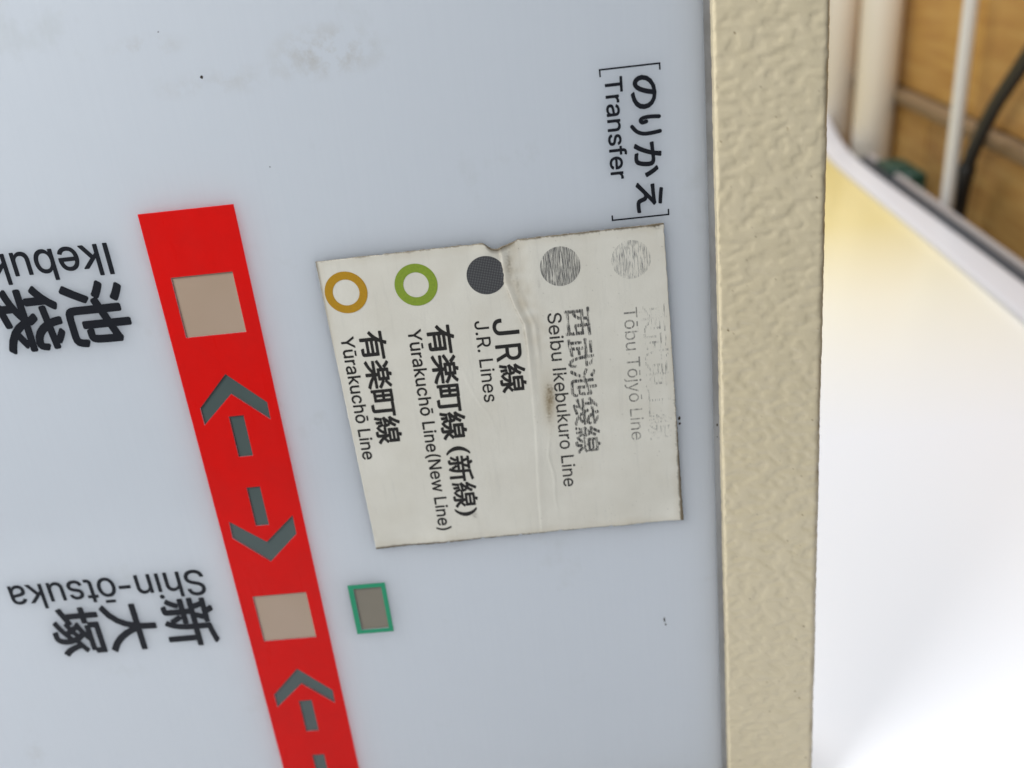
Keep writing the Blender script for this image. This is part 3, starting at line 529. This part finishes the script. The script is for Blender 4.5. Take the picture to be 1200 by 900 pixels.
    's': (365, '182 -8 157 -7 133 -3 112 3 93 12 76 24 62 38 50 54 41 73 36 94 94 107 101 87 111 72 124 60 141 52 160 47 181 45 206 47 227 53 244 62 258 74 265 88 268 103 266 115 262 126 254 136 243 144 229 150 212 155 149 170 118 180 92 192 72 208 58 227 50 249 47 274 49 295 55 314 65 332 79 347 95 360 115 370 137 378 161 383 187 384 212 383 234 379 254 372 271 363 286 352 299 339 309 324 318 308 324 290 268 277 262 291 254 304 243 316 228 325 210 331 187 333 166 331 147 326 131 317 119 305 111 292 109 277 110 264 115 253 124 243 136 235 152 229 172 223 229 209 261 200 287 187 306 171 320 153 328 131 331 107 329 85 323 65 312 47 298 31 281 18 260 6 236 -2 210 -7', '5,12,6 12,11,6 7,6,11 8,7,11 11,10,8 9,8,10 34,33,67 35,34,67 67,66,35 36,35,66 66,65,36 37,36,65 38,37,65 0,16,1 16,15,1 71,29,72 1,15,2 15,14,2 3,2,14 13,3,14 29,71,30 70,30,71 41,63,62 42,41,62 62,61,42 61,43,42 3,13,4 5,4,13 12,5,13 30,70,31 70,69,31 32,31,69 69,68,32 33,32,68 67,33,68 38,65,64 39,38,64 40,39,64 64,63,40 63,41,40 27,73,28 60,59,45 44,60,45 17,87,86 18,17,86 86,85,18 85,19,18 26,74,27 73,27,74 47,46,58 59,58,46 45,59,46 82,81,21 81,80,21 22,21,80 80,79,22 23,22,79 79,78,23 78,77,23 24,23,77 77,76,24 53,52,54 55,54,52 52,51,55 19,85,84 20,19,84 84,83,20 83,82,20 82,21,20 24,76,25 76,75,25 26,25,75 74,26,75 55,51,56 51,50,56 50,49,56 57,56,49 49,48,57 58,57,48 47,58,48 16,0,87 87,17,16 72,29,28 28,73,72 43,61,60 60,44,43'),
    't': (227, '204 379 204 327 6 327 6 379 65 471 126 471 126 98 127 83 130 70 136 61 144 55 156 51 170 50 175 50 180 50 185 51 191 52 197 53 202 54 213 2 207 0 200 -2 192 -3 184 -3 176 -4 168 -4 138 -1 113 7 92 21 77 41 68 64 65 93 126 379 126 327 65 327 65 379', '11,10,26 26,10,27 10,9,27 28,27,9 29,28,9 9,8,29 30,29,8 8,7,30 31,30,7 7,6,31 33,34,6 12,25,24 24,13,12 13,24,23 23,14,13 20,19,17 18,17,19 14,23,22 15,14,22 22,21,15 16,15,21 21,20,16 20,17,16 11,26,25 25,12,11 32,35,33 35,32,5 1,0,32 33,1,32 31,6,34 3,2,34 35,3,34 34,33,35 5,4,35'),
    'u': (410, '182 -5 158 -3 135 2 115 11 97 23 82 39 69 59 60 82 54 109 53 139 53 379 114 379 114 144 116 117 124 94 137 75 154 61 175 53 200 50 218 51 234 55 249 62 263 71 274 83 283 97 290 113 295 132 296 153 296 379 357 379 357 0 298 0 298 92 307 92 294 60 277 35 257 17 234 5 209 -3 298 70', '10,9,12 12,11,10 17,0,18 0,17,1 16,1,17 1,16,2 3,2,16 15,3,16 3,15,4 5,4,15 15,14,5 6,5,14 7,6,14 14,13,7 8,7,13 9,8,13 12,9,13 19,38,37 37,20,19 20,37,36 21,20,36 36,35,21 35,22,21 30,33,31 32,33,25 26,25,33 27,26,33 33,30,27 30,29,27 28,27,29 22,35,34 23,22,34 34,32,23 24,23,32 32,25,24 18,0,38 38,19,18 32,34,39 33,32,39 31,33,39'),
    'w': (567, '138 0 23 379 87 379 133 214 140 190 147 164 154 137 161 107 168 75 175 41 165 41 172 74 179 105 186 135 192 163 199 189 206 214 252 379 316 379 362 214 368 189 375 163 382 136 388 106 395 75 402 41 391 41 399 75 406 106 413 135 420 163 427 189 434 214 480 379 545 379 429 0 368 0 319 172 314 189 309 207 305 225 300 243 295 262 291 280 286 299 281 318 277 338 291 338 286 319 281 299 277 280 272 262 267 243 263 225 258 207 253 189 248 172 199 0 170 66 397 67 284 309', '2,1,3 6,5,0 4,0,5 0,4,1 3,1,4 10,9,58 10,8,0 8,7,0 6,0,7 15,14,56 56,55,15 55,16,15 49,45,50 46,50,45 16,55,54 54,53,16 53,52,16 52,51,16 51,50,16 50,46,16 17,16,46 10,0,57 9,10,57 11,9,57 12,11,57 57,56,12 13,12,56 56,14,13 48,44,43 48,43,47 37,20,38 20,19,38 39,38,19 39,19,40 41,40,19 42,41,19 43,42,19 19,18,43 47,43,18 26,25,59 26,24,23 34,33,32 29,28,35 30,29,35 31,30,35 35,34,31 34,32,31 27,25,35 35,28,27 35,25,36 25,26,36 26,23,36 37,36,23 23,22,37 22,21,37 20,37,21 48,45,60 46,45,48 48,47,46 17,46,47 47,18,17 9,11,58 8,10,58 25,27,59 24,26,59 45,49,60 44,48,60'),
    'y': (389, '47 -139 61 -86 71 -87 83 -89 94 -90 104 -89 113 -86 122 -81 130 -74 138 -64 145 -51 151 -36 163 -1 17 379 84 379 165 155 173 132 180 109 187 87 193 64 199 42 206 21 184 21 190 42 196 64 202 87 209 110 216 132 224 155 305 379 371 379 204 -58 196 -77 187 -93 177 -107 165 -119 153 -128 139 -136 125 -141 109 -144 91 -145 82 -145 73 -144 65 -143 57 -142 52 -140 195 58', '45,44,1 45,1,0 41,3,42 43,42,3 2,43,3 43,2,44 1,44,2 4,40,39 5,4,39 5,39,38 6,5,38 38,37,6 7,6,37 40,4,41 3,41,4 22,23,12 23,18,12 18,17,12 16,12,17 46,20,24 20,25,24 26,21,27 29,28,30 30,28,21 27,21,28 30,21,31 25,20,21 21,26,25 31,21,12 22,12,21 21,20,22 23,22,20 20,46,23 18,23,19 7,37,36 36,35,7 8,7,35 35,34,8 9,8,34 34,33,9 10,9,33 33,32,10 32,31,10 11,10,31 31,12,11 16,15,12 14,13,15 15,13,12 19,23,46'),
    'ō': (415, '207 -8 174 -5 144 3 117 16 93 35 72 58 56 85 44 116 37 150 34 187 37 225 44 260 56 291 72 318 93 341 117 360 144 374 174 382 207 384 241 382 271 374 299 360 323 341 343 318 359 291 371 260 379 225 381 187 379 150 371 116 359 85 343 58 323 35 299 16 271 3 241 -5 207 46 231 49 252 55 270 66 285 80 298 97 307 117 314 139 318 163 319 187 318 212 314 236 307 258 298 278 285 296 270 310 252 321 231 328 207 330 184 328 163 321 145 310 130 296 118 278 108 258 102 236 98 212 96 187 98 163 102 139 108 117 118 97 130 80 145 66 163 55 184 49 302 506 302 458 113 458 113 506', '7,6,66 66,65,7 8,7,65 65,64,8 9,8,64 64,63,9 63,62,9 10,9,62 62,61,10 11,10,61 61,60,11 12,11,60 0,36,1 36,71,1 1,71,2 71,70,2 3,2,70 70,69,3 57,56,15 16,15,56 56,55,16 55,17,16 3,69,4 69,68,4 5,4,68 68,67,5 6,5,67 66,6,67 12,60,59 13,12,59 59,58,13 14,13,58 58,57,14 57,15,14 54,53,19 18,54,19 37,35,34 38,37,34 34,33,38 39,38,33 51,21,52 21,20,52 53,52,20 19,53,20 30,29,42 43,42,29 29,28,43 44,43,28 28,27,44 45,44,27 46,45,27 27,26,46 47,46,26 26,25,47 48,47,25 25,24,48 39,33,32 40,39,32 32,31,40 41,40,31 31,30,41 30,42,41 48,24,49 24,23,49 50,49,23 23,22,50 51,50,22 21,51,22 35,37,0 36,0,37 17,55,54 54,18,17 75,74,73 73,72,75'),
    'ū': (410, '182 -5 158 -3 135 2 115 11 97 23 82 39 69 59 60 82 54 109 53 139 53 379 114 379 114 144 116 117 124 94 137 75 154 61 175 53 200 50 218 51 234 55 249 62 263 71 274 83 283 97 290 113 295 132 296 153 296 379 357 379 357 0 298 0 298 92 307 92 294 60 277 35 257 17 234 5 209 -3 299 506 299 458 110 458 110 506 298 70', '10,9,12 17,0,18 0,17,1 16,1,17 1,16,2 3,2,16 16,15,3 3,15,4 5,4,15 15,14,5 6,5,14 7,6,14 14,13,7 8,7,13 9,8,13 12,9,13 10,12,11 19,38,37 37,20,19 20,37,36 21,20,36 36,35,21 35,22,21 30,33,31 27,26,33 33,30,27 30,29,27 28,27,29 22,35,34 23,22,34 34,32,23 24,23,32 25,24,32 32,33,25 33,26,25 18,0,38 38,19,18 42,41,40 40,39,42 32,34,43 33,32,43 31,33,43'),
    ' ': (188, '', ''),
}
_LT = {}
for c_, (adv_, v_, f_) in LETTERS.items():
    q_ = [int(t) for t in v_.split()]
    if c_ == '-': q_[0::2] = [t - 45 for t in q_[0::2]]
    _LT[c_] = (adv_, list(zip(q_[0::2], q_[1::2])), [tuple(int(t) for t in g.split(',')) for g in f_.split()])
LCAP = 509.0
def latin(text, length, cap, bold=0.0, squeeze=None):
    """a Latin line: cap height in mm; bold = extra half stroke in mm; length fits the ink, else squeeze the widths"""
    k = cap/LCAP; V, F, x = [], [], 0.0
    for ch in text:
        adv, vs, fs = _LT[ch]; n0 = len(V)
        V += [((x + a)*k, b*k) for a, b in vs]; F += [tuple(n0 + i for i in f) for f in fs]
        x += adv
    x0, x1 = min(v[0] for v in V), max(v[0] for v in V)
    sx = squeeze if squeeze else (length - 2*bold)/(x1 - x0)
    base_ = [((a - x0)*sx + bold, b) for a, b in V]
    W, G = [(a, b, 0) for a, b in base_], list(F)
    if bold > 0:
        for q in range(8):
            t = 2*math.pi*q/8; n0 = len(W)
            W += [(a + bold*math.cos(t), b + bold*math.sin(t), q + 1) for a, b in base_]
            G += [tuple(n0 + i for i in f) for f in F]
    return [(W, G)]
def brush(pts, w, n=10):
    """a pen stroke of width w with round ends along a smooth path"""
    P_ = smooth_path([(a, b, 0) for a, b in pts], 8) if len(pts) > 2 else [Vector((a, b, 0)) for a, b in pts]
    V, F = [], []
    for i, q in enumerate(P_):
        t = (P_[min(i+1, len(P_)-1)] - P_[max(i-1, 0)]).normalized(); nn = Vector((-t.y, t.x, 0))
        V += [q + nn*w/2, q - nn*w/2]
    for i in range(len(P_)-1): F.append((2*i, 2*i+1, 2*i+3, 2*i+2))
    for q in (P_[0], P_[-1]):
        k = len(V); V += [q + Vector((math.cos(2*math.pi*j/16), math.sin(2*math.pi*j/16), 0))*w/2 for j in range(16)]
        F.append(tuple(range(k, k+16)))
    return ([(v[0], v[1], 0 if i < 2*len(P_) else 1) for i, v in enumerate(V)], F)
def line(a0, a1, n, c0=0.0, c1=0.0): return [(a0 + (a1 - a0)*i/(n-1), c0 + (c1 - c0)*i/(n-1)) for i in range(n)]

PW = 0.05
def on_sign(items, mode, label=None): return link('lettering', place(items, PW, mode), M_ink, sign)
on_sign(latin('Ikebukuro', None, 10.0, 0.18, 0.97), turned(-23.2, 7.9))
# the station names run top to bottom, each character upright towards the frame
for ch, X in (('池', -33.5), ('袋', -56.4)): on_sign(kanji(ch, [(0, 0)], 22.6, 22.0, 0.025), down(X, 30.5))
on_sign(latin('Shin-ōtsuka', 75.0, 10.8, 0.16), turned(-21.9, 131.2))
for ch, X in (('新', -32.4), ('大', -55.6), ('塚', -76.6)): on_sign(kanji(ch, [(0, 0)], 22.6, 20.8, 0.021), down(X, 153.8))
it = kanji('のかえ', [(0, 0), (19.6, 0), (31.1, 0)], 11.2, 9.6, 0.024)
it += [brush([(u + 19.6, X - 150.45) for X, u in q], 1.2) for q in (
    [(154.6, -12.2), (151.9, -12.4), (149.8, -12.2), (149.0, -11.6), (149.4, -10.9), (150.7, -11.1)],
    [(154.7, -7.9), (152.2, -7.6), (149.7, -7.6), (147.7, -8.4), (146.3, -10.0)])]
on_sign(it, down(150.45, -19.6))
on_sign(latin('Transfer', 30.1, 5.05, 0.13), down(139.0, -24.9))
def strokes(rects, mode_w, parent, material):
    V, F = [], []
    for r in rects:
        k = len(V); V += [P(x, u, mode_w) for x, u in r]; F.append((k, k+1, k+2, k+3))
    return link('bracket', mesh(V, F), material, parent)
t_ = 0.5
strokes([rect(137.4, -27.5, 155.7, -27.5+t_), rect(137.4, -27.5+t_, 137.4+t_, -25.2), rect(155.7-t_, -27.5+t_, 155.7, -25.4)], PW, sign, M_ink)
strokes([rect(138.3, 17.5, 156.5, 17.5+t_), rect(138.3, 16.2, 138.3+t_, 17.5), rect(156.5-t_, 16.0, 156.5, 17.5)], PW, sign, M_ink)

# ------------------------------------------------------------------ dirt specks stuck to the face
def blob(X, u, rx, ru, h=0.25, w=0.0, seed=0):
    V = [P(X, u, w + h)]; F = []; n = 12
    for k in range(n):
        a = 2*math.pi*k/n; q = 1 + 0.45*noise.noise(Vector((math.cos(a)*1.3, math.sin(a)*1.3, seed)))
        V.append(P(X + rx*q*math.cos(a), u + ru*q*math.sin(a), w + 0.02))
    for k in range(n): F.append((0, 1 + k, 1 + (k+1) % n))
    return mesh(V, F, True)
for i, (X, u, a, b) in enumerate([(19.1, -38, 0.5, 0.45), (148.3, 171, 0.35, 1.1), (148.7, 173.2, 0.3, 0.5), (169.9, 92, 0.7, 1.1), (169.8, 96.5, 0.4, 0.5), (9.3, -51.6, 0.25, 0.2), (34, -10, 0.18, 0.2), (148, 60, 0.12, 0.15)]):
    link('dirt_speck', blob(X, u, a, b, seed=i*3.3), M_speck, sign)

# ------------------------------------------------------------------ the transfer label (paper sticker)
label = empty('paper_label', LEANM @ (P(100, 127, 0) + BASE), (-LEAN, 0, 0))
tag(label, 'worn off-white paper label listing transfer lines, stuck on the white sign face', 'sticker')
LOFF = P(100, 127, 0)
crease = [(102.0, 22.0), (102.5, 25.3), (102.7, 33.8), (105.1, 42.7), (107.5, 48.9), (107.8, 57.9), (107.7, 70.2), (107.6, 86.1), (106.2, 112.8), (105.8, 128)]
def crease_x(u):
    for (x0, u0), (x1, u1) in zip(crease, crease[1:]):
        if u <= u1: return x0 + (x1 - x0)*max(0, (u - u0)/(u1 - u0))
    return crease[-1][0]
def height(X, u):
    d = X - crease_x(u)
    amp = 0.55*math.exp(-((u - 46)/16)**2) + 0.30*math.exp(-((u - 24)/6)**2) + 0.16
    h = amp*(0.75*math.exp(-(d/(0.45 if d < 0 else 1.5))**2) + 0.3*math.exp(-((d - 3.2)/0.8)**2)*math.exp(-((u - 52)/14)**2))
    d3 = X - (84 + 0.35*(u - 60) + 3*noise.noise(Vector((u/15, 3, 3)))); h += 0.05*math.exp(-(d3/0.6)**2)*math.exp(-((u - 70)/22)**2)
    d4 = X - (112 + 2*noise.noise(Vector((u/13, 9, 3)))); h += 0.12*math.exp(-(d4/0.5)**2)*math.exp(-((u - 105)/14)**2)
    d2 = X - (113.0 + 0.02*(u - 70)); h += 0.15*math.exp(-(d2/2.5)**2)*math.exp(-((u - 30)/14)**2)
    h += 0.18*math.exp(-((X - 116)/9)**2)*math.exp(-((u - 25)/10)**2)
    h += 0.05*noise.noise(Vector((X/9, u/9, 1.7)))
    h += 0.35*math.exp(-((156 - X)/3)**2)*max(0, noise.noise(Vector((u/20, 5.5, 0)))) 
    h += 0.5*math.exp(-((u - 22)/3.5)**2)*math.exp(-((X - 98)/4)**2) + 0.6*math.exp(-((u - 128)/4)**2)*max(0, 0.3 + noise.noise(Vector((X/16, 7.7, 0)))) + 0.7*math.exp(-((X - 157)/6)**2 - ((u - 128)/6)**2)
    return 0.6 + h
def jag(t, seed): return 0.22*noise.noise(Vector((t/1.7, seed, 0))) + 0.16*noise.noise(Vector((t/6, seed, 4))) + 0.10*noise.noise(Vector((t/0.5, seed, 8)))
NX, NU = 400, 380
V, F, dirt, yel = [], [], [], []
def grid_pt(i, j):
    s, t = i/NX, j/NU
    X = (1-s)*((1-t)*42.5 + t*44.6) + s*((1-t)*154.5 + t*156.9)
    u = (1-t)*((1-s)*20.9 + s*20.3) + t*((1-s)*128.6 + s*127.6)
    X += jag(u, 1.0)*max(0, 1-12*s)*0.6 + jag(u, 2.0)*max(0, 12*s-11)
    u += jag(X, 3.0)*max(0, 1-12*t) + jag(X, 4.0)*max(0, 12*t-11)
    # nick in the top edge
    dx = X - 101.4
    nk = 2.3*math.exp(-(dx/(3.4 if dx < 0 else 3.0))**4) if dx < 0 else 2.3*max(0, 1 - dx/7.0)
    u += nk*max(0, 1 - 9*t)
    # small tears along the bottom edge
    for bx in (71.5, 84, 98, 112.3, 131):
        u -= 0.5*math.exp(-((X - bx)/0.5)**2)*max(0, 12*t-11)
    return X, u, nk
for j in range(NU+1):
    for i in range(NX+1):
        X, u, nk = grid_pt(i, j); s, t = i/NX, j/NU
        V.append(P(X, u, height(X, u)) - LOFF)
        eT, eB, eL, eR = u - 20.6 - nk*(1 if t < 0.1 else 0), 128 - u, X - 43, 156 - X
        n1 = noise.noise(Vector((X/3.1, u/3.1, 2))); n2 = noise.noise(Vector((X/0.7, u/0.7, 6)))
        n3 = noise.noise(Vector((X/11, u/11, 3)))
        q1, q2 = max(0.10, 0.45 + 0.6*n1 + 0.45*n2), max(0.10, 0.6 + 0.7*n1 + 0.5*n2)
        dr = max(0, 1 - eT/q1)*1.0 + max(0, 1 - eR/q2)*0.95 + max(0, 1 - eB/q1/0.9)*0.8 + max(0, 1 - eL/0.5)*0.45
        cd = X - crease_x(u) + 0.5
        dr += 0.55*math.exp(-(cd/0.28)**2)*math.exp(-((u - 44)/22)**2)*max(0, 0.55 + 0.8*n1 + 0.5*n2)
        if nk > 0.4 and eT < 2.4: dr += 0.95*max(0, 1 - eT/1.7)*min(1, nk)
        # dark scuffs beside the crease and the small red-brown spot
        for (cx, cu, rx, ru, am) in ((113.4, 76, 1.5, 3.2, 0.95), (112.6, 81.5, 0.9, 3.4, 0.6), (113.6, 72.5, 1.0, 1.6, 0.7), (82.3, 118.6, 0.8, 1.2, 0.42), (104.6, 27.5, 1.0, 5, 0.45), (106.5, 35, 0.6, 4.5, 0.3), (152.4, 21.2, 1.3, 0.6, 0.9), (113.4, 36, 0.5, 2, 0.15)):
            g = math.exp(-((X-cx)/rx)**2 - ((u-cu)/ru)**2)
            dr += am*g*max(0, 0.75 + 0.9*n2 + 0.5*n1)
        if n2 > 0.62 and X > 105: dr += 0.35*(n2 - 0.62)*5
        d = X - crease_x(u)
        yl = 0.30*math.exp(-((d - 3)/4.5)**2)*math.exp(-((u - 38)/26)**2)*(0.8 + n1) + 0.10*max(0, n3)
        yl += 0.22*max(0, 1 - min(eT, eR, eB, eL + 0.6)/(3.2 + 1.6*n1))*(0.8 + 0.6*n3)
        yl += 0.5*math.exp(-((X-113)/2.6)**2 - ((u-77)/8)**2)
        dirt.append(max(0, min(1, dr))); yel.append(max(0, min(0.85, yl)))
k1 = NX + 1
for j in range(NU):
    for i in range(NX): F.append((j*k1+i, (j+1)*k1+i, (j+1)*k1+i+1, j*k1+i+1))
rimv = [(0, i) for i in range(NX+1)] + [(j, NX) for j in range(1, NU+1)] + [(NU, i) for i in range(NX-1, -1, -1)] + [(j, 0) for j in range(NU-1, 0, -1)]
nf = len(F); nb = len(V)
for (j, i) in rimv:
    X, u, nk = grid_pt(i, j); V.append(P(X, u, 0.012) - LOFF); dirt.append(0.6); yel.append(0.5)
for q in range(len(rimv)):
    a, b = rimv[q], rimv[(q+1) % len(rimv)]
    F.append((a[0]*k1+a[1], b[0]*k1+b[1], nb + (q+1) % len(rimv), nb + q))
me = mesh(V, F, False)
me.attributes.new('dirt', 'FLOAT', 'POINT').data.foreach_set('value', dirt)
me.attributes.new('yellowing', 'FLOAT', 'POINT').data.foreach_set('value', yel)
sheet = link('paper_sheet', me, M_paper, label)
me.materials.append(M_edge)
for q in me.polygons:
    q.use_smooth = q.index < nf
    q.material_index = 0 if q.index < nf else 1

def on_label(name, items, mode, material, lab=None):
    me = place(items, lambda X, u: height(X, u) + 0.06, mode)
    me.transform(Matrix.Translation(-LOFF))
    o = link(name, me, material, label)
    if lab: o['label'] = lab
    return o
def disc(X, u, r0, r1, name, material, lab, cutline=None):
    V, F = [], []; n = 72; rings = 8
    for k in range(rings+1):
        r = r0 + (r1 - r0)*k/rings
        for q in range(n):
            a = 2*math.pi*q/n; x, y = X + r*math.cos(a), u + r*math.sin(a)
            if cutline: x = min(x, cutline(y))
            V.append(P(x, y, height(x, y) + 0.06) - LOFF)
    for k in range(rings):
        for q in range(n): F.append((k*n+q, k*n+(q+1) % n, (k+1)*n+(q+1) % n, (k+1)*n+q))
    if r0 < 0.2: F.append(tuple(range(n)))
    o = link(name, mesh(V, F), material, label); o['label'] = lab
disc(50.6, 31.95, 4.35, 7.0, 'ring_mark', M_orange, 'orange ring')
disc(73.7, 31.8, 4.15, 7.0, 'ring_mark', M_lime, 'lime green ring')
disc(96.75, 31.0, 0.1, 6.35, 'round_mark', M_half, 'dark grey halftone dot with its right side torn off', lambda y: 102.4 - 0.10*abs(y - 31)+0.25*noise.noise(Vector((y, 0, 0))))
disc(120.8, 30.6, 0.1, 6.5, 'round_mark', M_dot_worn, 'scratched grey dot')
disc(143.6, 30.8, 0.1, 6.3, 'round_mark', M_dot_gone, 'dot almost rubbed away')

on_label('lettering', kanji('有楽町線', line(0, 31.0, 4), 10.6, 9.2, 0.022), down(56.3, 50.9), M_print)
on_label('lettering', latin('Yūrakuchō Line', 45.5, 4.3, 0.10), down(45.95, 46.9), M_print)
it = kanji('有楽町線', line(0, 31.4, 4), 10.7, 9.2, 0.024)
it += kanji('新線', [(48.1, 0.4), (58.5, 0.6)], 10.4, 9.0, 0.020)
it += [fit('(', 39.3, 42.6, -3.7, 4.7), fit(')', 63.9, 67.2, -3.7, 4.3)]
on_label('lettering', it, down(79.0, 51.2), M_print)
on_label('lettering', latin('Yūrakuchō Line(New Line)', 76.6, 4.3, 0.10), down(68.6, 46.7), M_print)
it = latin('J', 5.8, 8.4, 0.12) + [([(x + 9.1, y, z) for x, y, z in v], f) for v, f in latin('R', 6.0, 8.4, 0.12)]
it += kanji('線', [(21.3, 4.4)], 10.6, 9.2, 0.02)
on_label('lettering', it, down(96.95, 46.0), M_print)
on_label('lettering', latin('J.R. Lines', 29.0, 4.6, 0.05), down(90.95, 46.1), M_print)
on_label('lettering', kanji('西武池袋線', line(0, 42.8, 5), 10.6, 9.2, 0.022), down(124.9, 49.9), M_print_worn, 'streaky rubbed lettering')
on_label('lettering', latin('Seibu Ikebukuro Line', 64.3, 4.5, 0.05), down(115.2, 45.9), M_print_mid)
on_label('lettering', kanji('東武東上線', line(0, 39.2, 5), 10.4, 9.0, 0.0), down(150.0, 51.2), M_print_ghost, 'lettering rubbed away to faint flecks')
on_label('lettering', latin('Tōbu Tōjyō Line', 47.8, 4.4), down(140.2, 46.7), M_print_gone, 'faint half-erased lettering')

# dark crumbs caught on the label's right edge
for i, (X, u, a, b) in enumerate([(157.0, 88.2, 0.45, 0.7), (157.1, 90.2, 0.4, 0.5)]):
    me = blob(X, u, a, b, 0.4, 0.0, i + 50.0); link('dirt_speck', me, M_speck, sign)
